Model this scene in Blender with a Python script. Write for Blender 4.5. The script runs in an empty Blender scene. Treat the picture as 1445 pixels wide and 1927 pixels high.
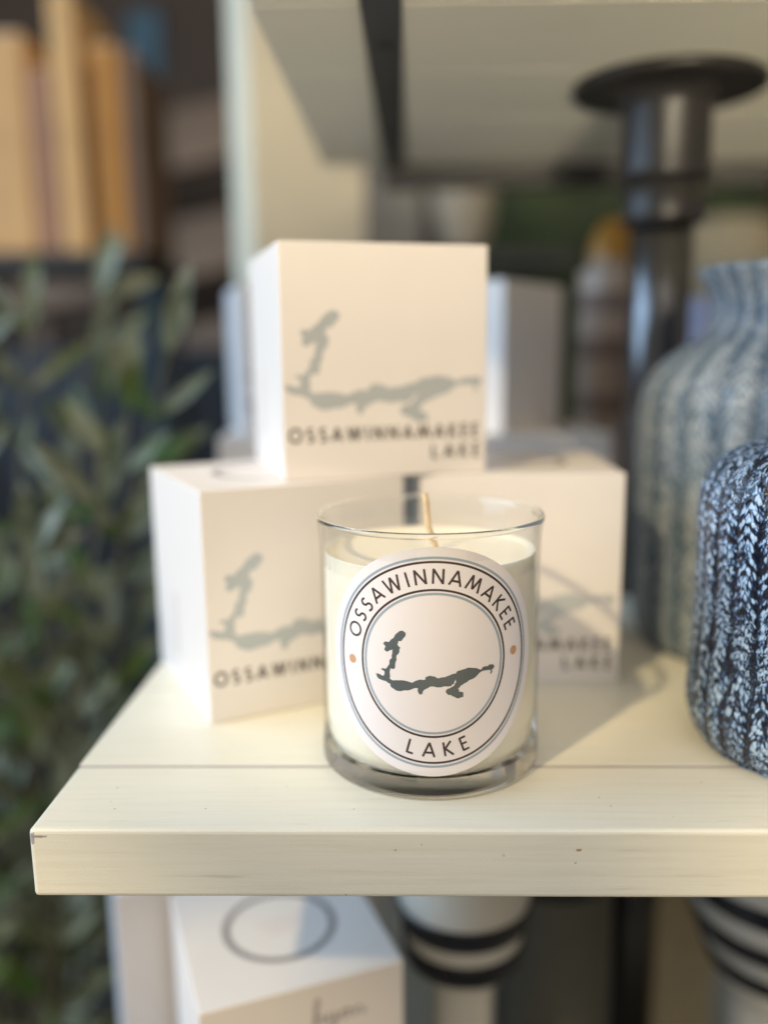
import bpy, bmesh, math, random
from math import sin, cos, pi, radians, atan2, sqrt
from mathutils import Vector, Matrix
random.seed(7)
S = 0.01                      # all builder numbers are centimetres
scn = bpy.context.scene
COL = scn.collection

# ------------------------------------------------------------------ camera
F, PITCH, ROLL, YAW, CH, CX, CY = 1683.27, 11.063, -0.528, -1.167, 15.599, 737.98, 991.05
p_, ro, ya = radians(PITCH), radians(ROLL), radians(YAW)
fw = Vector((sin(ya)*cos(p_), cos(ya)*cos(p_), -sin(p_)))
r0 = Vector((cos(ya), -sin(ya), 0)); u0 = r0.cross(fw)
r2 = r0*cos(ro) + u0*sin(ro); u2 = -r0*sin(ro) + u0*cos(ro)
cam = bpy.data.cameras.new('camera'); co = bpy.data.objects.new('camera', cam); COL.objects.link(co)
m = Matrix((r2, u2, -fw)).transposed().to_4x4(); m.translation = Vector((0, 0, CH*S)); co.matrix_world = m
cam.sensor_fit = 'VERTICAL'; cam.sensor_height = 36; cam.lens = F/1927*36
cam.shift_x = -(CX-722.5)/1927; cam.shift_y = (CY-963.5)/1927
cam.clip_start = 0.02; cam.clip_end = 50
cam.dof.use_dof = True; cam.dof.focus_distance = 0.306; cam.dof.aperture_fstop = 2.2
scn.camera = co

# ------------------------------------------------------------------ light
scn.view_settings.view_transform = 'Standard'; scn.view_settings.look = 'None'
scn.view_settings.exposure = -0.12; scn.view_settings.gamma = 1.0
w = bpy.data.worlds.new('World'); scn.world = w; w.use_nodes = True
wb = w.node_tree.nodes['Background']; wb.inputs[0].default_value = (1.0, 0.94, 0.86, 1); wb.inputs[1].default_value = 0.33

def aim(o, tgt):
    d = Vector(tgt)*S - o.location
    o.rotation_euler = d.to_track_quat('-Z', 'Y').to_euler()
def area(name, loc, tgt, sx, sy, power, col):
    l = bpy.data.lights.new(name, 'AREA'); l.shape = 'RECTANGLE'; l.size = sx*S; l.size_y = sy*S
    l.energy = power; l.color = col
    o = bpy.data.objects.new(name, l); COL.objects.link(o); o.location = Vector(loc)*S; aim(o, tgt); return o
def spot(name, loc, tgt, power, col, radius, cone=40, blend=0.5):
    l = bpy.data.lights.new(name, 'SPOT'); l.energy = power; l.color = col
    l.shadow_soft_size = radius*S; l.spot_size = radians(cone); l.spot_blend = blend
    o = bpy.data.objects.new(name, l); COL.objects.link(o); o.location = Vector(loc)*S; aim(o, tgt); return o
area('window_light', (-170, 25, 70), (0, 45, 8), 170, 135, 46, (0.50, 0.73, 1.0))
area('shop_light', (45, -140, 165), (0, 40, 5), 220, 130, 16, (1.0, 0.90, 0.80))
area('low_fill', (30, -110, -30), (5, 60, 31), 130, 60, 3.2, (1.0, 0.80, 0.52))  # added fill low behind the camera, lifts the upper shelf's underside
for x_, wd_, pw_, up_ in ((22, 90, 0.22, 33), (46, 66, 0.34, 31)):
    uo = area('underside_fill', (x_, -75, 1), (x_, 62, up_), wd_, 4, pw_, (1.0, 0.86, 0.62)); uo.data.spread = radians(13)  # added narrow fill strips, no fixture there, to brighten the upper shelf's underside
K = Vector((0.74, 1.0, -1.0)).normalized()
for c_, rad in (((1, 44, 8), 16.4), ((22, 25, -3), 12.3), ((-9.5, 35, -12), 6.5)):      # key light split into added narrow cones that leave the shelf front unlit
    spot('key_lamp', Vector(c_)-K*260, c_, 215, (1.0, 0.79, 0.45), 4.0, 2*math.degrees(math.atan(rad/260)), 0.07)
for i, (x, y, z) in enumerate([(-70, -60, 190), (-25, -90, 200), (15, -80, 200), (60, -70, 195), (100, -40, 190)]):
    spot('track_lamp', (x, y, z), (5, 45, 0), 5, (1.0, 0.82, 0.58), 2.5, 60, 0.6)

# ------------------------------------------------------------------ materials
def new_mat(name):
    mt = bpy.data.materials.new(name); mt.use_nodes = True
    nt = mt.node_tree; b = nt.nodes['Principled BSDF']; return mt, nt, b
def N(nt, t, **kw):
    n = nt.nodes.new(t)
    for k, v in kw.items(): setattr(n, k, v)
    return n
def cmcoord(nt, sx=100, sy=100, sz=100, out='Object'):
    tc = N(nt, 'ShaderNodeTexCoord'); mp = N(nt, 'ShaderNodeMapping')
    mp.inputs['Scale'].default_value = (sx, sy, sz)
    nt.links.new(tc.outputs[out], mp.inputs[0]); return mp.outputs[0]
def math_(nt, op, a, b=None, c=None, clamp=False):
    n = N(nt, 'ShaderNodeMath', operation=op, use_clamp=clamp)
    for i, v in enumerate((a, b, c)):
        if v is None: continue
        if isinstance(v, (int, float)): n.inputs[i].default_value = v
        else: nt.links.new(v, n.inputs[i])
    return n.outputs[0]
def mixc(nt, fac, c1, c2):
    n = N(nt, 'ShaderNodeMix', data_type='RGBA')
    for i, v in ((0, fac), (6, c1), (7, c2)):
        if isinstance(v, (int, float)): n.inputs[i].default_value = v
        elif isinstance(v, tuple): n.inputs[i].default_value = (*v, 1)[:4]
        else: nt.links.new(v, n.inputs[i])
    return n.outputs[2]
def noise(nt, vec, scale, detail=4, rough=0.55):
    n = N(nt, 'ShaderNodeTexNoise'); n.inputs['Scale'].default_value = scale
    n.inputs['Detail'].default_value = detail; n.inputs['Roughness'].default_value = rough
    nt.links.new(vec, n.inputs['Vector']); return n.outputs[0]
def ramp(nt, fac, stops):
    n = N(nt, 'ShaderNodeValToRGB'); e = n.color_ramp.elements
    while len(e) < len(stops): e.new(0.5)
    for k, (p, c) in enumerate(stops):
        e[k].position = p; e[k].color = (*c, 1) if isinstance(c, tuple) else (c, c, c, 1)
    nt.links.new(fac, n.inputs[0]); return n.outputs[0]
def bump(nt, b, h, strength, dist):
    n = N(nt, 'ShaderNodeBump'); n.inputs['Strength'].default_value = strength; n.inputs['Distance'].default_value = dist
    nt.links.new(h, n.inputs['Height']); nt.links.new(n.outputs[0], b.inputs['Normal']); return n
def simple(name, col, rough=0.6, var=0.08, vscale=0.6, metal=0.0, bmp=0.0, coat=0.0):
    mt, nt, b = new_mat(name); v = cmcoord(nt)
    nz = noise(nt, v, vscale)
    c1 = tuple(min(1, c*(1+var)) for c in col); c2 = tuple(c*(1-var) for c in col)
    nt.links.new(ramp(nt, nz, [(0.3, c2), (0.7, c1)]), b.inputs['Base Color'])
    b.inputs['Roughness'].default_value = rough; b.inputs['Metallic'].default_value = metal
    b.inputs['Coat Weight'].default_value = coat
    if bmp: bump(nt, b, noise(nt, v, 14, 5), bmp, 0.0004)
    return mt

def paint_mat():
    mt, nt, b = new_mat('cream_brushed_paint')
    v = cmcoord(nt); vs = cmcoord(nt, 16, 380, 380)      # streaks run along x
    st = noise(nt, vs, 1.0, 6, 0.6); sp = noise(nt, v, 0.25, 3)
    base = ramp(nt, st, [(0.25, (0.735, 0.705, 0.595)), (0.5, (0.785, 0.76, 0.65)), (0.75, (0.80, 0.78, 0.675))])
    fine = N(nt, 'ShaderNodeMapping'); tc = N(nt, 'ShaderNodeTexCoord'); nt.links.new(tc.outputs['Object'], fine.inputs[0])
    fine.inputs['Scale'].default_value = (22, 520, 520)
    hair = noise(nt, fine.outputs[0], 1.0, 3, 0.5)
    hm = math_(nt, 'MULTIPLY', ramp(nt, hair, [(0.65, 0.0), (0.74, 1.0)]), ramp(nt, sp, [(0.42, 0.05), (0.58, 0.38)]))
    base = mixc(nt, hm, base, (0.40, 0.35, 0.26))
    # small pits and chips that belong to the board
    vo = N(nt, 'ShaderNodeTexVoronoi'); vo.inputs['Scale'].default_value = 1.1; nt.links.new(v, vo.inputs['Vector'])
    pit = math_(nt, 'LESS_THAN', vo.outputs['Distance'], 0.045)
    base = mixc(nt, math_(nt, 'MULTIPLY', pit, 0.55), base, (0.22, 0.17, 0.12))
    bn = noise(nt, v, 9, 3)
    chipm = None
    for (cx, cz, rx, rz, col) in CHIPS:
        sx = N(nt, 'ShaderNodeSeparateXYZ'); nt.links.new(v, sx.inputs[0])
        dx = math_(nt, 'DIVIDE', math_(nt, 'SUBTRACT', sx.outputs[0], cx), rx)
        dz = math_(nt, 'DIVIDE', math_(nt, 'SUBTRACT', sx.outputs[2], cz), rz)
        d = math_(nt, 'ADD', math_(nt, 'MULTIPLY', dx, dx), math_(nt, 'MULTIPLY', dz, dz))
        d = math_(nt, 'ADD', d, math_(nt, 'MULTIPLY', math_(nt, 'SUBTRACT', bn, 0.5), 3.0))
        yy = math_(nt, 'LESS_THAN', sx.outputs[1], 27.6)
        mk = math_(nt, 'MULTIPLY', math_(nt, 'LESS_THAN', d, 0.8), yy)
        base = mixc(nt, mk, base, col)
    nt.links.new(base, b.inputs['Base Color'])
    nt.links.new(ramp(nt, st, [(0.3, 0.30), (0.7, 0.42)]), b.inputs['Roughness'])
    h = math_(nt, 'ADD', math_(nt, 'MULTIPLY', st, 0.6), math_(nt, 'MULTIPLY', noise(nt, v, 22, 4), 0.5))
    h = math_(nt, 'SUBTRACT', h, math_(nt, 'MULTIPLY', pit, 0.8))
    bump(nt, b, h, 0.5, 0.0004)
    return mt
CHIPS = [(-12.72, -0.30, 0.10, 0.26, (0.38, 0.34, 0.37)), (-12.5, -0.26, 0.34, 0.05, (0.33, 0.29, 0.30)),
         (5.55, -0.72, 0.10, 0.05, (0.36, 0.25, 0.14)), (3.05, -0.92, 0.045, 0.07, (0.62, 0.58, 0.46))]
PAINT = paint_mat()
CARD = simple('white_card', (0.79, 0.745, 0.72), 0.42, 0.012, 0.35)
CARDEDGE = CARD
FOIL = simple('grey_foil_print', (0.47, 0.50, 0.52), 0.32, 0.03, 0.5, metal=0.2)
INKBOX = simple('dark_box_ink', (0.16, 0.14, 0.135), 0.5, 0.03)
INKGREY = simple('grey_ring_ink', (0.27, 0.25, 0.25), 0.45, 0.03)
INKPINK = simple('pale_red_ink', (0.66, 0.50, 0.50), 0.5, 0.03)
LABEL = simple('label_paper', (0.80, 0.76, 0.785), 0.40, 0.006, 1.5)
INK = simple('brown_black_ink', (0.050, 0.034, 0.036), 0.5, 0.04)
INKLAKE = simple('slate_ink', (0.105, 0.125, 0.135), 0.35, 0.05)
INKBLUE = simple('dusty_blue_ink', (0.30, 0.375, 0.46), 0.5, 0.03)
INKTAN = simple('copper_tan_ink', (0.55, 0.31, 0.17), 0.5, 0.04)
BLACKMETAL = simple('black_pipe_metal', (0.020, 0.018, 0.017), 0.38, 0.2, 1.2, metal=0.0, bmp=0.3, coat=0.0)
TUBEMETAL = simple('black_tube_metal', (0.13, 0.13, 0.135), 0.26, 0.15, 1.2, metal=1.0)
WICK = simple('cotton_wick', (0.62, 0.47, 0.30), 0.85, 0.15, 6, bmp=0.6)

def wax_mat():
    mt, nt, b = new_mat('ivory_wax'); v = cmcoord(nt)
    nt.links.new(ramp(nt, noise(nt, v, 0.7), [(0.3, (0.86, 0.785, 0.64)), (0.7, (0.88, 0.82, 0.70))]), b.inputs['Base Color'])
    b.inputs['Roughness'].default_value = 0.35
    b.inputs['Subsurface Weight'].default_value = 0.35; b.inputs['Subsurface Radius'].default_value = (1, 0.85, 0.6); b.inputs['Subsurface Scale'].default_value = 0.006
    bump(nt, b, noise(nt, v, 1.6, 2), 0.25, 0.0008); return mt
WAX = wax_mat()
def glass_mat():
    mt, nt, b = new_mat('clear_glass')
    b.inputs['Base Color'].default_value = (0.985, 0.995, 0.99, 1); b.inputs['Roughness'].default_value = 0.0
    b.inputs['Transmission Weight'].default_value = 1; b.inputs['IOR'].default_value = 1.5
    tr = N(nt, 'ShaderNodeBsdfTransparent'); tr.inputs[0].default_value = (0.97, 0.985, 0.975, 1); mx = N(nt, 'ShaderNodeMixShader'); mx.inputs[0].default_value = 0.06
    nt.links.new(b.outputs[0], mx.inputs[1]); nt.links.new(tr.outputs[0], mx.inputs[2]); nt.links.new(mx.outputs[0], nt.nodes['Material Output'].inputs[0]); return mt
GLASS = glass_mat()
def wall_glass():
    mt, nt, b = new_mat('thin_wall_glass'); nt.nodes.remove(b)
    out = nt.nodes['Material Output']; lw = N(nt, 'ShaderNodeLayerWeight'); lw.inputs[0].default_value = 0.5
    tr = N(nt, 'ShaderNodeBsdfTransparent'); tr.inputs[0].default_value = (0.985, 0.992, 0.99, 1)
    gl = N(nt, 'ShaderNodeBsdfGlossy'); gl.inputs['Roughness'].default_value = 0.0
    mx = N(nt, 'ShaderNodeMixShader'); nt.links.new(math_(nt, 'MULTIPLY_ADD', math_(nt, 'POWER', lw.outputs['Facing'], 5.0), 0.92, 0.035), mx.inputs[0]); nt.links.new(tr.outputs[0], mx.inputs[1]); nt.links.new(gl.outputs[0], mx.inputs[2])
    nt.links.new(mx.outputs[0], out.inputs[0]); return mt
WALLGLASS = wall_glass()

def glaze_mat(name, ribw, cell, dark, mid, light, groove, bias, wobble_=0.4, r0_=0.12, r1_=0.30, r2_=0.55, slope=-1.1):
    """speckled reactive glaze: pale droplets running in chevrons down each rib, dark in the grooves"""
    mt, nt, b = new_mat(name)
    uv = N(nt, 'ShaderNodeUVMap'); uv.uv_map = 'UVMap'
    sep = N(nt, 'ShaderNodeSeparateXYZ'); nt.links.new(uv.outputs[0], sep.inputs[0])
    u, v = sep.outputs[0], sep.outputs[1]
    wob = N(nt, 'ShaderNodeTexNoise'); wob.inputs['Scale'].default_value = 0.8; nt.links.new(uv.outputs[0], wob.inputs['Vector'])
    u_ = math_(nt, 'ADD', u, math_(nt, 'MULTIPLY', math_(nt, 'SUBTRACT', wob.outputs[0], 0.5), ribw*wobble_))
    t = math_(nt, 'PINGPONG', u_, ribw/2)                 # 0 in the groove, ribw/2 on the rib
    vv = math_(nt, 'ADD', v, math_(nt, 'MULTIPLY', t, slope))
    cmb = N(nt, 'ShaderNodeCombineXYZ'); nt.links.new(u, cmb.inputs[0]); nt.links.new(math_(nt, 'MULTIPLY', vv, 0.62), cmb.inputs[1])
    nz = N(nt, 'ShaderNodeTexNoise'); nz.inputs['Scale'].default_value = 2.2/cell*0.3; nz.inputs['Detail'].default_value = 3
    nt.links.new(cmb.outputs[0], nz.inputs['Vector'])
    ad = N(nt, 'ShaderNodeVectorMath', operation='MULTIPLY_ADD'); nt.links.new(nz.outputs[1], ad.inputs[0])
    ad.inputs[1].default_value = (cell*1.3, cell*1.3, 0); nt.links.new(cmb.outputs[0], ad.inputs[2])
    vo = N(nt, 'ShaderNodeTexVoronoi'); vo.inputs['Scale'].default_value = 1/cell
    nt.links.new(ad.outputs[0], vo.inputs['Vector'])
    vo2 = N(nt, 'ShaderNodeTexVoronoi'); vo2.inputs['Scale'].default_value = 2.3/cell
    nt.links.new(ad.outputs[0], vo2.inputs['Vector'])
    big = N(nt, 'ShaderNodeTexNoise'); big.inputs['Scale'].default_value = 0.55; nt.links.new(cmb.outputs[0], big.inputs['Vector'])
    sel = ramp(nt, big.outputs[0], [(0.42, 0.0), (0.58, 1.0)])
    dd = N(nt, 'ShaderNodeMix'); nt.links.new(sel, dd.inputs[0]); nt.links.new(vo.outputs['Distance'], dd.inputs[2]); nt.links.new(vo2.outputs['Distance'], dd.inputs[3])
    # fishbone streaks
    streak = N(nt, 'ShaderNodeTexNoise'); streak.inputs['Scale'].default_value = 1.0; streak.inputs['Detail'].default_value = 3
    c2 = N(nt, 'ShaderNodeCombineXYZ'); nt.links.new(math_(nt, 'MULTIPLY', u, 0.9), c2.inputs[0]); nt.links.new(math_(nt, 'MULTIPLY', vv, 3.2), c2.inputs[1])
    nt.links.new(c2.outputs[0], streak.inputs['Vector'])
    g = math_(nt, 'DIVIDE', t, ribw/2)
    gv = ramp(nt, g, [(0.0, 0.0), (groove, 1.0)])
    f = math_(nt, 'ADD', math_(nt, 'MULTIPLY_ADD', dd.outputs[0], -1.25, 0.92), math_(nt, 'MULTIPLY', math_(nt, 'SUBTRACT', streak.outputs[0], 0.5), 0.9))
    f = math_(nt, 'ADD', f, math_(nt, 'MULTIPLY', math_(nt, 'SINE', math_(nt, 'MULTIPLY', vv, 2*pi/0.45)), 0.10))
    f = math_(nt, 'ADD', f, math_(nt, 'MULTIPLY', math_(nt, 'SUBTRACT', gv, 1.0), 0.45))
    f = math_(nt, 'ADD', f, bias)
    c = ramp(nt, f, [(r0_, dark), (r1_, mid), (r2_, light)])
    nt.links.new(c, b.inputs['Base Color'])
    b.inputs['Roughness'].default_value = 0.22; b.inputs['Coat Weight'].default_value = 0.25; b.inputs['Coat Roughness'].default_value = 0.08
    bump(nt, b, f, 0.5, 0.0007); return mt
GLAZE1 = glaze_mat('navy_speckled_glaze', 1.06, 0.15, (0.003, 0.007, 0.02), (0.07, 0.15, 0.30), (0.46, 0.59, 0.73), 0.35, 0.03, 0.5, 0.20, 0.34, 0.58, -0.8)
GLAZE2 = glaze_mat('pale_blue_speckled_glaze', 1.88, 0.22, (0.075, 0.12, 0.18), (0.22, 0.265, 0.31), (0.36, 0.41, 0.455), 0.8, 0.17, 0.15)

# ------------------------------------------------------------------ builders
def tag(o, label=None, cat=None, group=None, kind=None):
    if label: o['label'] = label
    if cat: o['category'] = cat
    if group: o['group'] = group
    if kind: o['kind'] = kind
    return o
def thing(name, label, cat, loc=(0, 0, 0), rz=0, group=None):
    o = bpy.data.objects.new(name, None); COL.objects.link(o); o.empty_display_size = 0.01
    o.location = Vector(loc)*S; o.rotation_euler = (0, 0, rz); return tag(o, label, cat, group)
def obj(name, bm, mat, parent=None, smooth=False, cm=True):
    if cm: bmesh.ops.scale(bm, vec=(S, S, S), verts=bm.verts)
    me = bpy.data.meshes.new(name); bm.to_mesh(me); bm.free()
    for mt in (mat if isinstance(mat, (list, tuple)) else [mat]): me.materials.append(mt)
    if smooth:
        for p in me.polygons: p.use_smooth = True
    o = bpy.data.objects.new(name, me); COL.objects.link(o)
    if parent: o.parent = parent
    return o
def add_box(bm, x0, x1, y0, y1, z0, z1, bev=0.0, seg=2):
    r = bmesh.ops.create_cube(bm, size=1)
    for v in r['verts']:
        v.co = Vector(((x0+x1)/2+v.co.x*(x1-x0), (y0+y1)/2+v.co.y*(y1-y0), (z0+z1)/2+v.co.z*(z1-z0)))
    if bev:
        es = list({e for v in r['verts'] for e in v.link_edges})
        bmesh.ops.bevel(bm, geom=es, offset=bev, segments=seg, affect='EDGES', profile=0.5)
    return bm
def B(): return bmesh.new()
def box_bm(*a, **k): return add_box(B(), *a, **k)
def lathe(prof, n=96, cx=0, cy=0, close=False, rfun=None, uvr=None):
    bm = B(); rows = []
    uvl = bm.loops.layers.uv.new('UVMap') if uvr else None
    for (r, z) in prof:
        if r < 1e-6: rows.append([bm.verts.new((cx, cy, z))]); continue
        row = []
        for k in range(n):
            a = 2*pi*k/n; rr = r + (rfun(a, z, r) if rfun else 0)
            row.append(bm.verts.new((cx+rr*cos(a), cy+rr*sin(a), z)))
        rows.append(row)
    acc = [0.0]
    for i in range(1, len(prof)): acc.append(acc[-1]+math.hypot(prof[i][0]-prof[i-1][0], prof[i][1]-prof[i-1][1]))
    def fc(vs, uvs):
        f = bm.faces.new(vs)
        if uvl:
            for l, q in zip(f.loops, uvs): l[uvl].uv = q
        return f
    pairs = list(range(len(rows)-1))
    for i in pairs:
        A, C = rows[i], rows[i+1]
        for k in range(n):
            k2 = (k+1) % n; ua, ub = (uvr or 1)*2*pi*k/n, (uvr or 1)*2*pi*(k+1)/n
            if len(A) == 1 and len(C) == 1: continue
            if len(A) == 1: fc((A[0], C[k2], C[k]), ((ua, acc[i]), (ub, acc[i+1]), (ua, acc[i+1])))
            elif len(C) == 1: fc((A[k], A[k2], C[0]), ((ua, acc[i]), (ub, acc[i]), (ua, acc[i+1])))
            else: fc((A[k], A[k2], C[k2], C[k]), ((ua, acc[i]), (ub, acc[i]), (ub, acc[i+1]), (ua, acc[i+1])))
    if close:
        A, C = rows[-1], rows[0]
        for k in range(n):
            k2 = (k+1) % n; bm.faces.new((A[k], A[k2], C[k2], C[k]))
    bmesh.ops.recalc_face_normals(bm, faces=bm.faces)
    return bm
def smoothprof(pts, sub=6):
    out = []
    P = [pts[0]]+list(pts)+[pts[-1]]
    for i in range(1, len(P)-2):
        for k in range(sub):
            t = k/sub; q = []
            for d in (0, 1):
                a, b_, c, e = P[i-1][d], P[i][d], P[i+1][d], P[i+2][d]
                q.append(0.5*(2*b_+(c-a)*t+(2*a-5*b_+4*c-e)*t*t+(3*b_-a-3*c+e)*t**3))
            out.append((max(0, q[0]), q[1]))
    out.append(pts[-1]); return out
def tube(bm, pts, radii, n=10):
    rings = []
    for i, p in enumerate(pts):
        p = Vector(p); d = (Vector(pts[min(i+1, len(pts)-1)])-Vector(pts[max(i-1, 0)])).normalized()
        a = d.cross(Vector((0, 0, 1))) if abs(d.z) < 0.95 else d.cross(Vector((1, 0, 0)))
        a.normalize(); c = d.cross(a); r = radii[i] if isinstance(radii, (list, tuple)) else radii
        rings.append([bm.verts.new(p+a*r*cos(2*pi*k/n)+c*r*sin(2*pi*k/n)) for k in range(n)])
    for i in range(len(rings)-1):
        for k in range(n):
            k2 = (k+1) % n; bm.faces.new((rings[i][k], rings[i][k2], rings[i+1][k2], rings[i+1][k]))
    bm.faces.new(rings[0][::-1]); bm.faces.new(rings[-1]); return bm

# ---------- flat artwork: strokes and polygons in (u, v) with a layer lift
GLYPH = {
 'O': (0.98, [('arc', 0.49, 0.5, 0.45, 0.46, 0, 360)]),
 'S': (0.60, [('S',)]),
 'A': (0.84, [[(0.03, 0), (0.42, 1.0)], [(0.42, 1.0), (0.81, 0)], [(0.17, 0.30), (0.67, 0.30)]]),
 'W': (1.16, [[(0.02, 1), (0.31, 0)], [(0.31, 0), (0.58, 1)], [(0.58, 1), (0.85, 0)], [(0.85, 0), (1.14, 1)]]),
 'I': (0.20, [[(0.10, 0), (0.10, 1)]]),
 'N': (0.80, [[(0.08, 0), (0.08, 1)], [(0.08, 0.97), (0.72, 0.03)], [(0.72, 0), (0.72, 1)]]),
 'M': (1.02, [[(0.04, 0), (0.22, 1)], [(0.22, 1), (0.51, 0.12)], [(0.51, 0.12), (0.80, 1)], [(0.80, 1), (0.98, 0)]]),
 'K': (0.68, [[(0.08, 0), (0.08, 1)], [(0.10, 0.48), (0.58, 1)], [(0.16, 0.52), (0.64, 0)]]),
 'E': (0.54, [[(0.08, 0), (0.08, 1)], [(0.08, 0.95), (0.50, 0.95)], [(0.08, 0.52), (0.46, 0.52)], [(0.08, 0.05), (0.50, 0.05)]]),
 'L': (0.54, [[(0.08, 0), (0.08, 1)], [(0.08, 0.05), (0.50, 0.05)]]),
 ' ': (0.4, []),
}
def arc(cx, cy, rx, ry, a0, a1, n=28):
    return [(cx+rx*cos(radians(a0+(a1-a0)*k/n)), cy+ry*sin(radians(a0+(a1-a0)*k/n))) for k in range(n+1)]
def glyph_strokes(ch):
    out = []
    for s in GLYPH[ch][1]:
        if s[0] == 'arc': out.append(arc(*s[1:], n=40))
        elif s[0] == 'S':
            out.append(arc(0.30, 0.735, 0.20, 0.225, 40, 262, 16)[:-1] + arc(0.28, 0.275, 0.235, 0.235, 84, -140, 16))
        else: out.append(list(s))
    return out
def ribbon(pts, wd):
    """quads along a polyline"""
    n = len(pts); closed = math.hypot(pts[0][0]-pts[-1][0], pts[0][1]-pts[-1][1]) < 1e-6
    L, R = [], []
    for i in range(n):
        a = pts[i-1] if i > 0 else (pts[-2] if closed else pts[0])
        b = pts[i+1] if i < n-1 else (pts[1] if closed else pts[-1])
        dx, dy = b[0]-a[0], b[1]-a[1]; l = math.hypot(dx, dy) or 1
        nx, ny = -dy/l*wd/2, dx/l*wd/2
        L.append((pts[i][0]+nx, pts[i][1]+ny)); R.append((pts[i][0]-nx, pts[i][1]-ny))
    return [[R[i], R[i+1], L[i+1], L[i]] for i in range(n-1)]
class Art:
    def __init__(s): s.f = []
    def poly(s, pts, lift=0): s.f.append((pts, lift))
    def stroke(s, pts, wd, lift=0):
        for q in ribbon(pts, wd): s.f.append((q, lift))
    def ring(s, r, wd, cx=0, cy=0, n=160): s.stroke(arc(cx, cy, r, r, 0, 360, n), wd)
    def disc(s, r, cx=0, cy=0, n=96, lift=0): s.poly(arc(cx, cy, r, r, 0, 360, n)[:-1], lift)
    def text(s, txt, h, wd, track, x=0, y=0, align='l', stretch=1.0):
        W = sum(GLYPH[c][0]*stretch*h+track for c in txt)-track
        x0 = x-W if align == 'r' else (x-W/2 if align == 'c' else x)
        for c in txt:
            for j, st in enumerate(glyph_strokes(c)):
                s.stroke([(x0+px*h*stretch, y+py*h) for px, py in st], wd, j*0.0012)
            x0 += GLYPH[c][0]*h*stretch+track
        return W
    def arctext(s, txt, h, wd, r, a0, a1, top=True):
        """letters centred between angles a0 and a1 (degrees), baseline radius r"""
        ws = [GLYPH[c][0]*h for c in txt]; tot = sum(ws)
        span = abs(radians(a1-a0))*(r+h/2 if top else r-h/2); tr = (span-tot)/(len(txt)-1)
        pos = 0; sgn = -1 if top else 1
        for c, w_ in zip(txt, ws):
            mid = pos+w_/2; ang = radians(a0)+sgn*mid/(r+h/2 if top else r-h/2)
            for j, st in enumerate(glyph_strokes(c)):
                pp = []
                for px, py in st:
                    lx, ly = px*h-w_/2, py*h
                    if top: ex, ey = (sin(ang), -cos(ang)), (cos(ang), sin(ang)); rr = r
                    else: ex, ey = (-sin(ang), cos(ang)), (-cos(ang), -sin(ang)); rr = r
                    base = (cos(ang)*rr, sin(ang)*rr)
                    pp.append((base[0]+ex[0]*lx+ey[0]*ly, base[1]+ex[1]*lx+ey[1]*ly))
                s.stroke(pp, wd, j*0.0012)
            pos += w_+tr
    def bm(s, mapf, cut=None, rot=0.0):
        bm = B(); lay = bm.verts.layers.float.new('lift')
        for pts, lift in s.f:
            vs = []
            for (x, y) in pts:
                v = bm.verts.new((x*cos(rot)-y*sin(rot), x*sin(rot)+y*cos(rot), 0)); v[lay] = lift; vs.append(v)
            try: bm.faces.new(vs)
            except ValueError: pass
        bmesh.ops.triangulate(bm, faces=[f for f in bm.faces if len(f.verts) > 4], ngon_method='EAR_CLIP')
        if cut:
            xs = [v.co.x for v in bm.verts]; x = math.floor(min(xs)/cut)*cut+cut*0.5
            while x < max(xs):
                bmesh.ops.bisect_plane(bm, geom=bm.verts[:]+bm.edges[:]+bm.faces[:], plane_co=(x, 0, 0), plane_no=(1, 0, 0), dist=1e-7)
                x += cut
        for f in bm.faces:
            f.normal_update()
            if f.normal.z < 0: f.normal_flip()
        for v in bm.verts: v.co = mapf(v.co.x, v.co.y, v[lay])
        return bm
# outline of the lake, traced; unit: 1 = full width, origin at its lower left
LK = [(585,828),(598,838),(598,855),(575,885),(560,885),(555,905),(570,920),(565,945),(550,965),(550,990),(545,1000),(542,1030),(532,1042),(515,1040),(512,1060),(515,1080),(512,1095),(530,1105),(560,1102),(600,1103),(632,1112),(650,1100),(675,1092),(700,1092),(702,1078),(725,1070),(750,1075),(770,1085),(800,1080),(840,1065),(860,1062),(865,1052),(885,1046),(910,1040),(935,1035),(965,1040),(985,1050),(1000,1052),(1005,1040),(1030,1038),(1040,1030),(1060,1030),(1069,1040),(1065,1055),(1055,1062),(1058,1075),(1050,1085),(1045,1080),(1050,1070),(1045,1060),(1025,1060),(1000,1062),(985,1072),(960,1095),(930,1105),(905,1120),(885,1132),(872,1145),(878,1165),(900,1170),(900,1195),(875,1202),(850,1190),(835,1180),(815,1175),(806,1160),(815,1145),(840,1135),(850,1130),(862,1110),(858,1095),(850,1118),(835,1130),(800,1130),(760,1135),(725,1130),(700,1145),(688,1155),(685,1172),(672,1177),(660,1160),(662,1142),(640,1142),(610,1155),(570,1162),(545,1160),(520,1145),(515,1125),(495,1115),(465,1108),(445,1095),(437,1075),(450,1075),(470,1083),(480,1085),(485,1060),(465,1050),(475,1042),(490,1045),(505,1025),(512,1010),(515,990),(525,980),(528,955),(530,935),(515,940),(500,950),(485,940),(492,920),(480,905),(490,893),(510,895),(535,870),(545,850),(565,832)]
def lake_raw():
    """undo the cylinder and the camera's slant, in zoom pixels from the label's centre"""
    out = []
    for x, y in LK:
        s = max(-0.99, min(0.99, (x-745)/650)); th = math.asin(s)
        out.append((650*th, -(y-1010+60*(1-cos(th)))))
    a = radians(-2.5)
    return [(x*cos(a)-y*sin(a), x*sin(a)+y*cos(a)) for x, y in out]
LRAW = lake_raw()
lx0 = min(p[0] for p in LRAW); lx1 = max(p[0] for p in LRAW); ly0 = min(p[1] for p in LRAW); ly1 = max(p[1] for p in LRAW)
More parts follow.
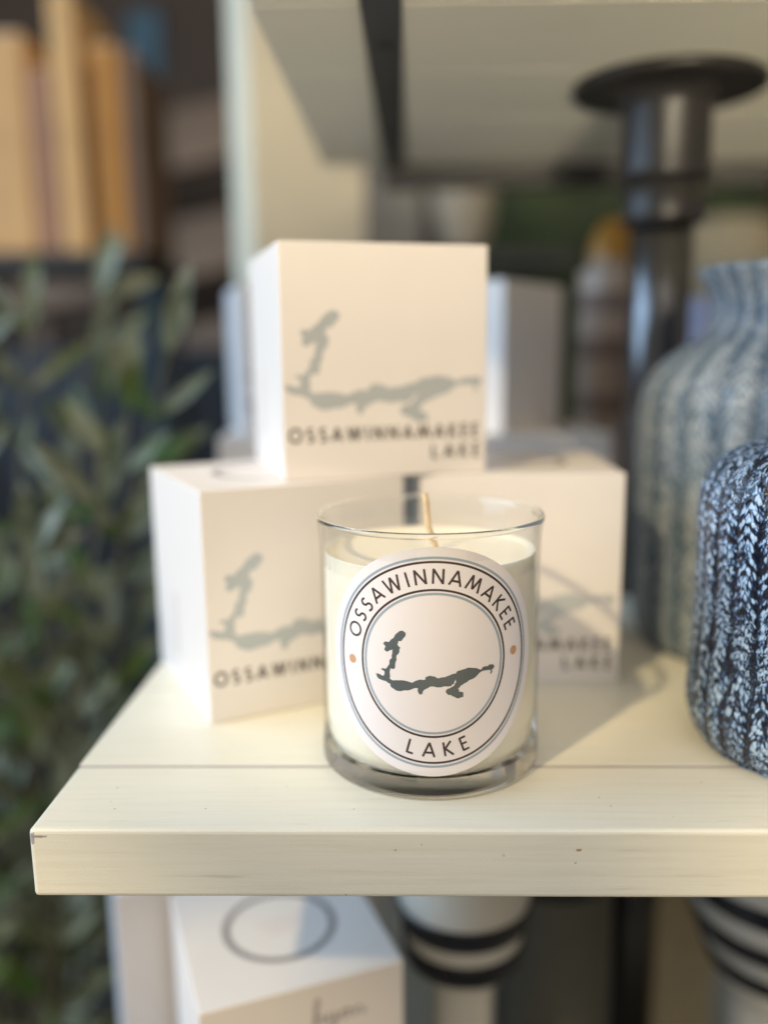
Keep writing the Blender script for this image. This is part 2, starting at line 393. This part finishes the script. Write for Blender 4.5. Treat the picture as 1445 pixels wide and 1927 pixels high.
def wobble(pts, amp):
    """shore detail: midpoints nudged off the straight"""
    rnd = random.Random(3); out = []
    for i, p in enumerate(pts):
        q = pts[(i+1) % len(pts)]; out.append(p); d = math.hypot(q[0]-p[0], q[1]-p[1])
        if d > 12:
            k = rnd.uniform(-amp, amp); out.append(((p[0]+q[0])/2-(q[1]-p[1])/d*k, (p[1]+q[1])/2+(q[0]-p[0])/d*k))
    return out
LRAW = wobble(LRAW, 3.0)

# ------------------------------------------------------------------ room behind
FLOORM = simple('dark_floor', (0.035, 0.03, 0.027), 0.5, 0.3, 0.05)
bm = box_bm(-500, 500, -300, 420, -97, -95); tag(obj('floor', bm, FLOORM), kind='structure')
WALLM = simple('dark_brown_wall', (0.085, 0.055, 0.036), 0.8, 0.35, 0.02)
bm = box_bm(-500, 500, 260, 270, -95, 320); tag(obj('wall', bm, WALLM), kind='structure')

def slats():
    t = thing('slatted_rack', 'dark brown slanted wooden slats far behind the left side of the shelf', 'rack', (-45, 215, -95))
    WD = simple('dark_walnut', (0.24, 0.15, 0.09), 0.6, 0.25, 0.05)
    for k, zc in enumerate((88, 112, 136, 160)):
        bm = box_bm(-50, 50, 0, 3, -7, 7, bev=0.5); s_ = obj('slat', bm, WD, t); s_.location = Vector((0, 0, zc))*S; s_.rotation_euler = (radians(-14), radians(-11), 0)
    for x in (-44, 44):
        obj('upright', box_bm(x-2, x+2, 4, 8, 0, 172, bev=0.3), WD, t)
slats()

# tall books / boards on a far shelf at the upper left
def far_books():
    t = thing('book_shelf', 'dark shelf board carrying the tall tan books at the upper left', 'shelf', (-56, 122, 28))
    obj('board', box_bm(-26, 23, -8, 14, -2.0, 0, bev=0.2), simple('dark_shelf_board', (0.05, 0.04, 0.03), 0.6), t)
    for x in (-24, 21): obj('leg', box_bm(x-1.2, x+1.2, 10, 13, -123, -2.0), BLACKMETAL, t)
    specs = [('pale tan book, leftmost in the blurred row at the upper left', -52.5, -45.5, 25, (0.68, 0.37, 0.14), 0),
             ('thin dull red brown book between two tan ones at the upper left', -45.2, -42.7, 21, (0.42, 0.21, 0.12), 0),
             ('tan book, tallest in the blurred row at the upper left', -42.4, -39.2, 29.5, (0.74, 0.42, 0.16), 0),
             ('orange brown book right of the tallest tan one', -38.2, -34.2, 23.5, (0.50, 0.21, 0.035), 2),
             ('dark brown thin book at the right end of the far row', -33.9, -32.2, 23, (0.20, 0.12, 0.07), 0)]
    for lab, x0, x1, h, c, mode in specs:
        w_ = x1-x0
        b = thing('book', lab, 'book', ((x0+x1)/2, 121, 28.0), 0, 'tall books in the far row')
        cov = simple('book_cloth_'+str(len(bpy.data.materials)), c, 0.7, 0.12, 0.1)
        bm = B(); add_box(bm, -w_/2, w_/2, -7, 7, 0, h, bev=0.5, seg=3); obj('cover', bm, cov, b)
        obj('page_block', box_bm(-w_/2+0.5, w_/2-0.5, -6.4, 6.4, h, h+0.25), simple('page_paper', (0.65, 0.55, 0.4), 0.8), b)
        if mode == 1: obj('spine_band', box_bm(-1.6, 1.4, -7.12, -7.0, 3, 21), simple('red_brown_band', (0.33, 0.14, 0.085), 0.7), b)
        if mode == 2: obj('spine_band', box_bm(-w_/2+0.2, -w_/2+0.9, -7.12, -7.0, 1, h-2), simple('deep_brown_band', (0.20, 0.09, 0.02), 0.7), b)
far_books()
t = thing('blue_panel', 'dusty teal blue upright panel behind the books and the plant', 'panel', (-47, 165, -95))
obj('board', box_bm(-0.8, 5.0, 0, 2, 60, 168, bev=0.3), simple('teal_cloth', (0.04, 0.075, 0.09), 0.8, 0.5, 0.06), t)
obj('foot', box_bm(-1.5, 6, -3, 6, 0, 60), simple('teal_base', (0.03, 0.05, 0.07), 0.8, 0.5, 0.06), t)
t = thing('black_backdrop', 'low black cabinet added to darken the space behind the plant', 'backdrop', (-75, 190, -95))
obj('backdrop_block', box_bm(-55, 75, 0, 20, 0, 112, bev=0.5), simple('backdrop_black', (0.012, 0.012, 0.014), 0.5), t)  # added black mass, keeps the gaps behind the plant dark
for x in (-34, 8, 52): obj('backdrop_panel', box_bm(x-19, x+19, -1.5, 0, 4, 108, bev=0.3), simple('backdrop_panel_black', (0.014, 0.015, 0.018), 0.5), t)

# cream post
def post():
    t = thing('white_post', 'cream painted square post rising behind the stacked boxes', 'post', (-15.9, 95, -95), radians(25))
    PM = simple('post_paint', (0.74, 0.66, 0.49), 0.5, 0.04, 0.1)
    obj('shaft', box_bm(0, 12.6, 0, 7.4, 6, 175, bev=0.25), PM, t)
    obj('plinth', box_bm(-1, 13.6, -1, 8.4, 0, 6, bev=0.2), PM, t)
post()
t = thing('green_panel', 'very dark green upright panel far behind the pipe', 'panel', (30, 185, -95))
obj('board', box_bm(-24, 40, 0, 3, 20, 175, bev=0.5), simple('dark_green_board', (0.028, 0.042, 0.010), 0.8, 0.4, 0.05), t)
obj('foot', box_bm(-20, 36, -4, 8, 0, 20), simple('dark_green_foot', (0.02, 0.03, 0.015), 0.8), t)
BEI = simple('beige_ceramic', (0.42, 0.36, 0.27), 0.5, 0.06, 0.2)
t = thing('beige_planter', 'pale beige tapered pot seen blurred under the upper shelf', 'pot', (8.6, 150, 30.5))
obj('body', lathe(smoothprof([(0, 0), (2.2, 0), (3.4, 1.5), (4.6, 6), (5.3, 11), (5.0, 11.2), (4.6, 9)]), 48), BEI, t, True)
t = thing('pot_stand', 'grey beige block standing just right of the cream post', 'block', (-2, 150, -95))
obj('column', box_bm(-4.5, 4.2, 0, 10, 0, 140, bev=0.4), simple('greige_block', (0.30, 0.27, 0.22), 0.7, 0.05, 0.1), t)
obj('cap', box_bm(-5.0, 4.5, -0.4, 10.4, 140, 142, bev=0.3), simple('greige_cap', (0.30, 0.27, 0.22), 0.7, 0.05, 0.1), t)
t = thing('pot_shelf', 'dark narrow ledge under the pale tapered pot', 'ledge', (12, 150, -95))
obj('board', box_bm(-7, 14, -6, 8, 123.6, 125.5, bev=0.2), simple('dark_ledge', (0.05, 0.045, 0.04), 0.6), t)
obj('leg', box_bm(5, 7, 0, 2, 0, 123.6), BLACKMETAL, t)
t = thing('round_lamp_shade', 'sand coloured rounded shade at the far right', 'shade', (56, 165, 23))
obj('shade', lathe(smoothprof([(0, 0), (8, 0.3), (10, 3), (9.4, 10), (6.5, 14.5), (0, 15.3)]), 48), simple('sand_shade', (0.36, 0.30, 0.19), 0.7), t, True)
obj('stem', lathe([(0, -118), (8, -118), (8, -116.5), (1, -115.5), (1, 0.2), (0, 0.2)], 24), BLACKMETAL, t, True)

# ------------------------------------------------------------------ plant
def leaf(bm, base, d, up, L, W, curl):
    d = d.normalized(); s_ = d.cross(up); s_ = s_.normalized() if s_.length > 1e-4 else Vector((1, 0, 0)); n = s_.cross(d)
    prof = [(0, 0.08), (0.22, 0.7), (0.5, 1.0), (0.78, 0.65), (1.0, 0.0)]
    rows = []
    for t_, w_ in prof:
        c = base+d*L*t_-n*curl*L*t_*t_
        if w_ == 0: rows.append([bm.verts.new(c)])
        else: rows.append([bm.verts.new(c-s_*W/2*w_+n*0.12*W*w_), bm.verts.new(c), bm.verts.new(c+s_*W/2*w_+n*0.12*W*w_)])
    for a, b_ in zip(rows[:-1], rows[1:]):
        if len(b_) == 3:
            bm.faces.new((a[0], a[1], b_[1], b_[0])); bm.faces.new((a[1], a[2], b_[2], b_[1]))
        else: bm.faces.new((a[0], a[1], b_[0])); bm.faces.new((a[1], a[2], b_[0]))
def leafmat():
    mt, nt, b = new_mat('olive_leaf'); v = cmcoord(nt)
    nz = noise(nt, v, 0.16, 2, 0.6)
    c = ramp(nt, nz, [(0.30, (0.06, 0.15, 0.03)), (0.42, (0.09, 0.11, 0.02)), (0.50, (0.22, 0.23, 0.14)), (0.60, (0.05, 0.06, 0.02)), (0.70, (0.33, 0.34, 0.25))])
    geo = N(nt, 'ShaderNodeNewGeometry')
    c = mixc(nt, math_(nt, 'MULTIPLY', geo.outputs['Backfacing'], 0.45), c, (0.32, 0.34, 0.27))
    nt.links.new(c, b.inputs['Base Color']); b.inputs['Roughness'].default_value = 0.5; return mt
def plant():
    base = Vector((-34, 66, -95))
    t = thing('olive_plant', 'leafy grey green potted plant filling the left side beside the shelf', 'plant', base)
    pot = lathe(smoothprof([(0, 0), (9, 0), (10, 1), (12.5, 22), (13, 24), (12, 24), (11.5, 21), (0, 20.5)], 4), 48)
    obj('pot', pot, simple('charcoal_pot', (0.05, 0.05, 0.05), 0.6), t, True)
    rnd = random.Random(21); sb, lb = B(), B()
    tips = [(-15.4, 57, 15.5), (-17.5, 57, 12), (-19, 56, 6), (-24, 72, 20), (-28, 66, 17), (-34, 70, 24), (-38, 66, 14), (-25, 58, 2), (-30, 60, 10),
            (-20, 66, -4), (-25, 62, -10), (-19, 60, -16), (-31, 64, -2), (-37, 58, 2), (-34, 66, 12), (-24, 58, -22), (-30, 56, -16),
            (-40, 64, -8), (-26, 74, 12), (-29, 74, 4), (-37, 74, 10)]
    for k, tp in enumerate(tips):
        tip = Vector(tp)-base; st = Vector((rnd.uniform(-3, 3), rnd.uniform(-3, 3), 20))
        mid = Vector((st.x+(tip.x-st.x)*0.25+rnd.uniform(-2, 2), st.y+(tip.y-st.y)*0.3, st.z+(tip.z-st.z)*0.6))
        pts = []
        for i in range(19):
            u = i/18; pts.append(st*(1-u)**2+mid*2*u*(1-u)+tip*u*u+Vector((sin(u*9+k)*0.5, cos(u*8+k)*0.5, 0)))
        tube(sb, pts, [0.45*(1-u/18*0.8) for u in range(19)], 6)
        for i in range(8, 19):
            if rnd.random() < 0.35: continue
            d = (pts[min(i+1, 18)]-pts[i-1]).normalized()
            for sgn in (-1, 1):
                a = rnd.uniform(0, 2*pi); side = Vector((cos(a), sin(a)*0.8, rnd.uniform(-0.2, 0.5)))*sgn
                dd = d*0.75+side*0.75
                leaf(lb, pts[i], dd, Vector((rnd.uniform(-.4, .4), -1, 0.4)), rnd.uniform(4.0, 7.0), rnd.uniform(1.0, 1.7), rnd.uniform(-0.1, 0.25))
        leaf(lb, pts[-1], d, Vector((0, -1, 0.2)), 6, 1.7, 0.05)
    obj('stem', sb, simple('plant_stem', (0.13, 0.11, 0.06), 0.7), t, True)
    obj('foliage', lb, leafmat(), t, True)
plant()

# ------------------------------------------------------------------ shelf unit
def board(bm, x0, x1, y0, y1, z0, z1, bev): return add_box(bm, x0, x1, y0, y1, z0, z1, bev=bev, seg=3)
def shelf(name, label, z, edges, x0, x1, th=2.508, mat=PAINT):
    t = thing(name, label, 'shelf', (0, 0, z))
    g = 0.05
    for i in range(len(edges)-1):
        obj('plank', board(B(), x0, x1, edges[i]+(g if i else 0), edges[i+1]-g, -th, 0, 0.16 if i == 0 else 0.03), mat, t, False)
    for e in edges[1:-1]:
        obj('seam_filler', box_bm(x0+0.05, x1-0.1, e-g+0.002, e+g-0.002, -th+0.1, -0.02), simple('seam_grey', (0.42, 0.39, 0.39), 0.7) if e == edges[1] else bpy.data.materials['seam_grey'], t)
    return t
top = shelf('display_shelf', 'cream painted plank shelf holding the candle, boxes and vases', 0, [27.227, 31.95, 40.0, 50, 60, 70, 80], -12.844, 52)
obj('underside_frame', box_bm(-11.5, 50, 76, 79, -4.2, -2.52, bev=0.1), BLACKMETAL, top)
up = shelf('upper_shelf', 'upper cream shelf seen from below with a black metal strap', 33.46, [35, 44, 54, 64, 72, 79.5], -7.1, 52)
strap = box_bm(-2.1, -0.25, 35.5, 79.4, -2.508-0.42, -2.512, bev=0.05); s_ = obj('metal_strap', strap, BLACKMETAL, up)
for yy in (48.2, 67):
    obj('strap_screw', lathe([(0, -3.10), (0.36, -3.07), (0.46, -2.935), (0.46, -2.90), (0, -2.90)], 20, -1.17, yy), simple('dark_screw', (0.008, 0.008, 0.008), 0.4), s_, True)
obj('rear_bar', box_bm(-2.1, 52, 79.6, 81.2, -4.3, -1.3, bev=0.1), BLACKMETAL, up)
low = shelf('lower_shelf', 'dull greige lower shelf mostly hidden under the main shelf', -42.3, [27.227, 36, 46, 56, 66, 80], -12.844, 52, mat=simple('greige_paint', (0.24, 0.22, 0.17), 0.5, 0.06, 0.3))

def pipe(name, label, z0, z1, flange_top):
    t = thing(name, label, 'pipe', (15.35, 57, z0)); h = z1-z0
    obj('tube', lathe([(0, 0.0), (1.86, 0.0), (1.86, h-0.01), (0, h-0.01)], 64), TUBEMETAL, t, True)
    if flange_top:
        hb = h
        obj('flange', lathe([(1.87, hb-5.6), (2.55, hb-5.5), (2.62, hb-5.0), (2.55, hb-1.6), (2.75, hb-1.2), (3.2, hb-0.75), (5.35, hb-0.55), (5.55, hb-0.4), (5.55, hb-0.08), (5.4, hb-0.01), (1.87, hb-0.01)], 96), BLACKMETAL, t, True)
        obj('coupling', lathe([(1.87, hb-8.0), (2.3, hb-7.95), (2.42, hb-7.7), (2.42, hb-5.75), (2.3, hb-5.62), (1.87, hb-5.61)], 64), BLACKMETAL, t, True)
    else:
        obj('flange', lathe([(1.87, h-0.01), (5.4, h-0.01), (5.5, h-0.5), (3, h-0.8), (2.5, h-2.6), (1.87, h-2.7)], 64), BLACKMETAL, t, True)
    for o in t.children:
        me = o.data
        for p in me.polygons: p.use_smooth = len(p.vertices) == 4 and abs(p.normal.z) < 0.8
pipe('support_pipe', 'black iron pipe with round flange holding up the upper shelf', 0, 30.95, True)
pipe('support_pipe', 'dark pipe segment below the shelf between the striped pots', -42.28, -2.51, False)

# ------------------------------------------------------------------ candle boxes
W_, HB = 9.361, 10.094
def box_front_art():
    lake, txt = Art(), Art()
    sc = (W_*0.965)/(lx1-lx0)
    lake.poly([((x-lx0)*sc+W_*0.008, (y-ly0)*sc*0.93+HB*0.235) for x, y in LRAW])
    tw = sum(GLYPH[c][0] for c in 'OSSAWINNAMAKEE')
    h = 0.60; tr = (W_*0.93-tw*h*0.92)/13
    txt.text('OSSAWINNAMAKEE', h, 0.135, tr, W_*0.028, HB*0.165, 'l', 0.92)
    txt.text('LAKE', h, 0.135, tr*1.25, W_*0.965, HB*0.075, 'r', 0.92)
    return lake, txt
LAKE_ART, TXT_ART = box_front_art()
def script_art():
    a = Art()
    P_ = [(0, 0.2), (0.25, 0.9), (0.35, 1.5), (0.22, 1.6), (0.12, 1.1), (0.1, 0.0), (0.3, 0.55), (0.5, 0.5), (0.52, 0.05), (0.65, 0.1), (0.85, 0.6), (0.88, 0.15), (1.1, 0.2), (1.25, 0.6), (1.2, -0.4), (1.0, -0.6), (0.95, -0.4), (1.4, 0.2), (1.7, 0.55), (1.95, 0.5), (1.9, 0.1), (1.65, 0.15), (1.75, 0.5), (2.2, 0.45), (2.3, 0.05), (2.45, 0.5), (2.7, 0.5), (2.75, 0.1), (3.0, 0.25)]
    pts = smoothprof([(x*1.0, y) for x, y in P_], 5); a.stroke(pts, 0.10); return a
def candle_box(label, x, y, deg, z=0, art='lake', w_=W_, h=HB, side=True, group='candle boxes'):
    t = thing('candle_box', label, 'box', (x, y, z), radians(deg), group)
    bm = box_bm(0, w_, 0, w_, 0.01, h-0.01, bev=0.055, seg=2)
    c = obj('carton', bm, CARD, t)
    m = c.modifiers.new('n', 'WEIGHTED_NORMAL')
    fr = lambda u, v, l: Vector((u, -0.006-l, v)); tp = lambda u, v, l: Vector((w_/2+u, w_/2+v, h-0.004+l))
    if art == 'lake':
        obj('lake_print', LAKE_ART.bm(fr), FOIL, c); obj('lettering', TXT_ART.bm(fr), INKBOX, c)
    elif art == 'script':
        obj('script_lettering', script_art().bm(lambda u, v, l: Vector((5.0+u*0.85, -0.006-l, 7.9+v*0.85))), INKGREY, c)
    rg = Art(); rg.ring(2.6, 0.36); obj('lid_ring', rg.bm(tp), INKGREY, c)
    ln = Art()
    for k in range(4):
        ln.stroke([(-1.2+0.2*k, 0.5-0.35*k), (1.2-0.2*k, 0.5-0.35*k)], 0.05)
    obj('lid_print', ln.bm(tp), simple('faint_print', (0.62, 0.58, 0.56), 0.5) if False else INKPINK, c)
    if side:
        sd = Art(); sd.poly([(3.9, 1.6), (4.25, 1.6), (4.25, 4.6), (3.9, 4.6)])
        sm = lambda u, v, l: Vector((-0.006-l, w_-u, v))
        bm = sd.bm(sm); obj('side_print', bm, INKPINK, c)
    return t
candle_box('white box left of the glass candle, lower left of the front pile', -8.55, 35.79, 27.9)
candle_box('white box resting on the two front boxes, highest and fully visible', -5.44, 38.5, 17.1, HB)
candle_box('white box at the right behind the glass candle, partly hidden by it', 0.455, 40.54, 0.0)
candle_box('blurred white box behind the upper box, peeking out at its left', -11.3, 61.5, 17, HB, 'lake')
candle_box('blurred tan lit box behind the upper box, showing at its right', 6.2, 60.3, 57, HB, 'ring', side=False)
candle_box('blurred box in the back row, only its lid showing at left', -12.7, 59, 4, 0, 'lake')
candle_box('blurred box in the back row under the tan lit one', 4.5, 58.6, 12, 0, 'lake')
candle_box('box under the shelf with ring lid and script writing on its front', -9.1, 33.2, 22, -12-HB, 'script')
candle_box('white box beneath the scripted one, below the lower edge of the view', -9.1, 33.2, 22, -12-2*HB, 'script')
candle_box('white box beneath the far left one, below the lower edge of the view', -15.4, 41.6, 22, -12-2*HB, 'script')
candle_box('whitish box under the shelf at far left behind the scripted one', -15.4, 41.6, 22, -12-HB, 'script')

# ------------------------------------------------------------------ glass candle
def candle():
    t = thing('glass_candle', 'clear glass tumbler candle with round white lake label near the shelf front', 'candle', (0.745, 33.335, 0))
    RB = 4.18; H = 9.66
    outer = [(0, 0.03), (2.6, 0.03), (3.4, 0.02), (3.9, 0.012), (4.08, 0.03), (4.19, 0.12), (4.23, 0.32), (4.22, 0.7), (4.19, 1.2), (RB, 2.5), (RB, 5), (RB, 7.5), (4.19, 8.6), (4.24, 9.2), (4.285, 9.45)]
    rim = [(4.30+0.0+0.0, 9.50), (4.305, 9.56), (4.29, 9.62), (4.25, 9.655), (4.20, 9.66), (4.15, 9.64), (4.115, 9.59), (4.105, 9.52), (4.10, 9.42)]
    inner = [(4.07, 9.1), (4.02, 8.4), (4.0, 7.5), (3.99, 5), (3.99, 2), (3.98, 1.3), (3.90, 0.92), (3.70, 0.72), (3.3, 0.64), (2.0, 0.62), (0, 0.62)]
    gl = obj('glass', lathe(smoothprof(outer, 4)+rim+smoothprof(inner, 4), 160), [GLASS, WALLGLASS], t, True)
    for p in gl.data.polygons:
        if 0.0095 < p.center.z < 0.0945: p.material_index = 1
    wx = [(0, 0.64), (2.0, 0.64), (3.3, 0.66), (3.68, 0.74), (3.88, 0.94), (3.965, 1.32), (4.003, 2.2), (4.003, 8.30), (4.0, 8.34), (3.93, 8.27), (3.80, 8.20), (3.5, 8.15), (2.5, 8.13), (1.2, 8.12), (0.5, 8.09), (0.2, 8.12), (0, 8.13)]
    obj('wax', lathe(wx, 128), WAX, t, True)
    wp = [(0.25, -0.3, 7.9), (0.22, -0.3, 8.3), (0.08, -0.2, 8.7), (-0.06, -0.1, 9.1), (-0.10, 0, 9.6), (-0.14, 0.05, 10.0), (-0.20, 0.05, 10.35)]
    obj('wick', tube(B(), wp, 0.125, 10), WICK, t, True)
    # label wrapped on the wall, centred slightly right and tilted
    ZC, A0 = 5.08, radians(-90+0.6); R = RB+0.012
    def wrap(k):
        def f(u, v, l):
            a = A0+u/R; rr = R+k+l; return Vector((rr*cos(a), rr*sin(a), ZC+v))
        return f
    rot = radians(2.6); RO = 4.12; cut = 0.1
    # subdivide label disc radially too
    d = Art(); d.disc(RO, n=200); lb = obj('label', d.bm(wrap(0.0), cut, rot), LABEL, t, True)
    # paper thickness edge
    r_ = Art(); r_.ring(RO*0.911, 0.085, n=220); r_.ring(RO*0.608, 0.085, n=200); obj('blue_ring', r_.bm(wrap(0.004), cut, rot), INKBLUE, lb)
    r_ = Art(); r_.ring(RO*0.876, 0.078, n=220); r_.ring(RO*0.641, 0.078, n=200); obj('dark_ring', r_.bm(wrap(0.004), cut, rot), INK, lb)
    tx = Art(); hh = RO*0.128
    tx.arctext('OSSAWINNAMAKEE', hh, 0.078, RO*0.692, 163.5, 16.5, True)
    obj('lettering', tx.bm(wrap(0.004), cut, rot), INK, lb); tx = Art()
    tx.arctext('LAKE', hh, 0.078, RO*0.692+hh+0.01, 250, 290, False)
    obj('lettering', tx.bm(wrap(0.004), cut, rot), INK, lb)
    lk = Art(); k = RO/620*0.985; lk.poly([(x*k, y*k) for x, y in LRAW]); obj('lake_print', lk.bm(wrap(0.004), cut, rot), INKLAKE, lb)
    for sgn in (-1, 1):
        dt = Art(); dt.disc(0.165, sgn*RO*0.757, 0.0, 40); obj('copper_dot', dt.bm(wrap(0.004), cut, rot), INKTAN, lb)
candle()

# ------------------------------------------------------------------ vases
def chev(nr, amp, camp, per):
    def f(a, z, r):
        ph = (a*nr/(2*pi)) % 1.0; tri = abs(ph-0.5)*2        # 1 in groove
        c = z-(1-tri)*0.42
        fade = min(1, max(0, (r-1.5)/2))
        return fade*(amp*(1-tri**3)-amp*0.7 + camp*sin(2*pi*c/per)*(1-tri)**0.5)
    return f
def vase(name, label, loc, prof, glaze, nr, uvr, n, sub, amp, camp):
    t = thing(name, label, 'vase', loc, 0, 'ribbed speckled vases')
    obj('body', lathe(smoothprof(prof, sub), n, rfun=chev(nr, amp, camp, 0.45), uvr=uvr), glaze, t, True)
    return t
v1p = [(0, 0), (4.1, 0), (4.45, 0.12), (4.85, 0.45), (5.12, 1.1), (5.22, 1.8), (5.17, 3.0), (5.10, 4.4), (5.07, 6), (5.08, 7.5), (5.12, 9.0), (5.10, 9.9), (4.95, 10.6), (4.55, 11.25), (3.9, 11.75), (3.1, 12.1), (2.3, 12.5), (1.75, 13.2), (1.55, 14.2), (1.6, 15.0), (1.95, 15.7), (2.2, 15.95), (2.05, 16.05), (1.75, 15.7), (1.4, 15.0), (1.35, 13.5), (0, 13)]
vase('ribbed_vase', 'navy and white speckled ribbed vase at the right edge near the shelf front', (16.45, 34.0, 0), v1p, GLAZE1, 30, 30*1.06/(2*pi), 600, 16, 0.085, 0.035)
v2p = [(0, 0), (6.1, 0), (6.5, 0.15), (6.85, 0.6), (7.05, 1.5), (7.1, 3), (7.15, 6), (7.2, 9), (7.2, 12), (7.0, 13.6), (6.2, 14.8), (5.1, 15.7), (4.2, 16.25), (3.75, 16.9), (3.66, 17.6), (3.8, 18.3), (4.2, 19.0), (4.5, 19.4), (4.45, 19.6), (4.1, 19.7), (3.6, 19.2), (3.2, 18.2), (3.2, 17), (0, 16)]
vase('ribbed_vase', 'large pale grey blue ribbed vase with flared lip behind the navy one', (19.4, 47.3, 0), v2p, GLAZE2, 24, 24*1.88/(2*pi), 384, 14, 0.12, 0.04)
t = thing('tan_bottle', 'slim brownish bottle with an amber domed cap behind the back boxes', 'bottle', (16.1, 74.5, 0))
obj('body', lathe(smoothprof([(0, 0), (2.3, 0), (2.45, 0.4), (2.45, 20), (2.3, 21.2), (1.7, 22.3), (1.6, 22.6), (0, 22.6)], 4), 48), simple('dusty_brown_glass', (0.42, 0.32, 0.25), 0.4), t, True)
obj('cap', lathe(smoothprof([(1.62, 22.61), (1.75, 22.8), (1.6, 23.8), (1.1, 25.0), (0.4, 25.8), (0, 25.9)], 4), 48), simple('amber_cap', (0.42, 0.20, 0.03), 0.4), t, True)
for z0 in (10.6, 15.0, 18.6): obj('label_band', lathe([(2.47, z0), (2.5, z0), (2.5, z0+1.5), (2.47, z0+1.5)], 48), simple('brown_band', (0.22, 0.155, 0.125), 0.5), t, True)
t = thing('pale_blue_jar', 'periwinkle blue rounded jar hidden behind the pipe', 'jar', (21.6, 70.5, 0))
obj('body', lathe(smoothprof([(0, 0), (3.2, 0), (3.7, 0.8), (4.0, 6), (3.95, 13), (3.6, 16.5), (2.8, 18.6), (1.6, 19.4), (0, 19.5)], 5), 48), simple('periwinkle_glaze', (0.42, 0.50, 0.80), 0.4, 0.1, 0.2), t, True)

# ------------------------------------------------------------------ striped pots under the shelf
WHT = simple('pale_glaze', (0.62, 0.60, 0.54), 0.22, 0.06, 0.3, coat=0.4); BLK = simple('black_glaze', (0.012, 0.013, 0.018), 0.25)
GRY = simple('olive_grey_glaze', (0.085, 0.085, 0.07), 0.4)
def pot(label, x, y, z, prof, bands, mb, mg):
    prof = [(r, q+20.18) for r, q in prof]; bands = [(r, q+20.18, h) for r, q, h in bands]
    t = thing('striped_pot', label, 'pot', (x, y, z), 0, 'striped pots on the lower shelf')
    obj('body', lathe(smoothprof(prof, 5), 64), mb, t, True)
    for (r, zc, hh) in bands:
        sp = smoothprof(prof, 5)
        def rad(zz):
            for (ra, za), (rb, zb) in zip(sp[:-1], sp[1:]):
                if za <= zz <= zb and zb > za: return ra+(rb-ra)*(zz-za)/(zb-za)
            return r
        zs = [zc-hh/2+hh*i/8 for i in range(9)]
        obj('band', lathe([(rad(zs[0])-0.1, zs[0])]+[(rad(q)+0.13, q) for q in zs]+[(rad(zs[-1])-0.1, zs[-1])], 64), mg, t, True)
pot('pale pot with two black bands just right of the scripted box', 2.75, 43.4, -42.28, [(0, -20.18), (3.4, -20.18), (3.5, -19.6), (2.0, -18), (1.8, -10), (1.75, 4.5), (2.0, 4.9), (2.85, 5.4), (3.15, 6.4), (3.25, 7.8), (3.5, 8.9), (3.68, 10.5), (3.7, 13), (3.5, 15.5), (3.2, 16.4), (0, 16)], [(3.45, 8.6, 1.3), (3.1, 6.4, 1.25)], WHT, BLK)
pot('dull grey pot with one dark band behind the banded pale pot', 9.0, 52.5, -42.28, [(0, -20.18), (3.0, -20.18), (3.6, -18), (3.9, -8), (3.9, 4), (3.9, 8), (3.6, 12), (0, 12.4)], [(3.92, 5.6, 0.9)], GRY, BLK)
pot('banded pale pot at the lower right corner under the shelf', 21.6, 47.0, -42.28, [(0, -20.18), (3.2, -20.18), (3.3, -19), (3.1, -8), (3.2, 0.0), (3.9, 2.0), (4.6, 4), (5.4, 6.2), (5.9, 8.4), (6.1, 11), (5.6, 13), (0, 12.6)], [(4.45, 3.4, 1.2), (5.3, 5.8, 1.25), (5.9, 8.4, 1.25)], WHT, BLK)
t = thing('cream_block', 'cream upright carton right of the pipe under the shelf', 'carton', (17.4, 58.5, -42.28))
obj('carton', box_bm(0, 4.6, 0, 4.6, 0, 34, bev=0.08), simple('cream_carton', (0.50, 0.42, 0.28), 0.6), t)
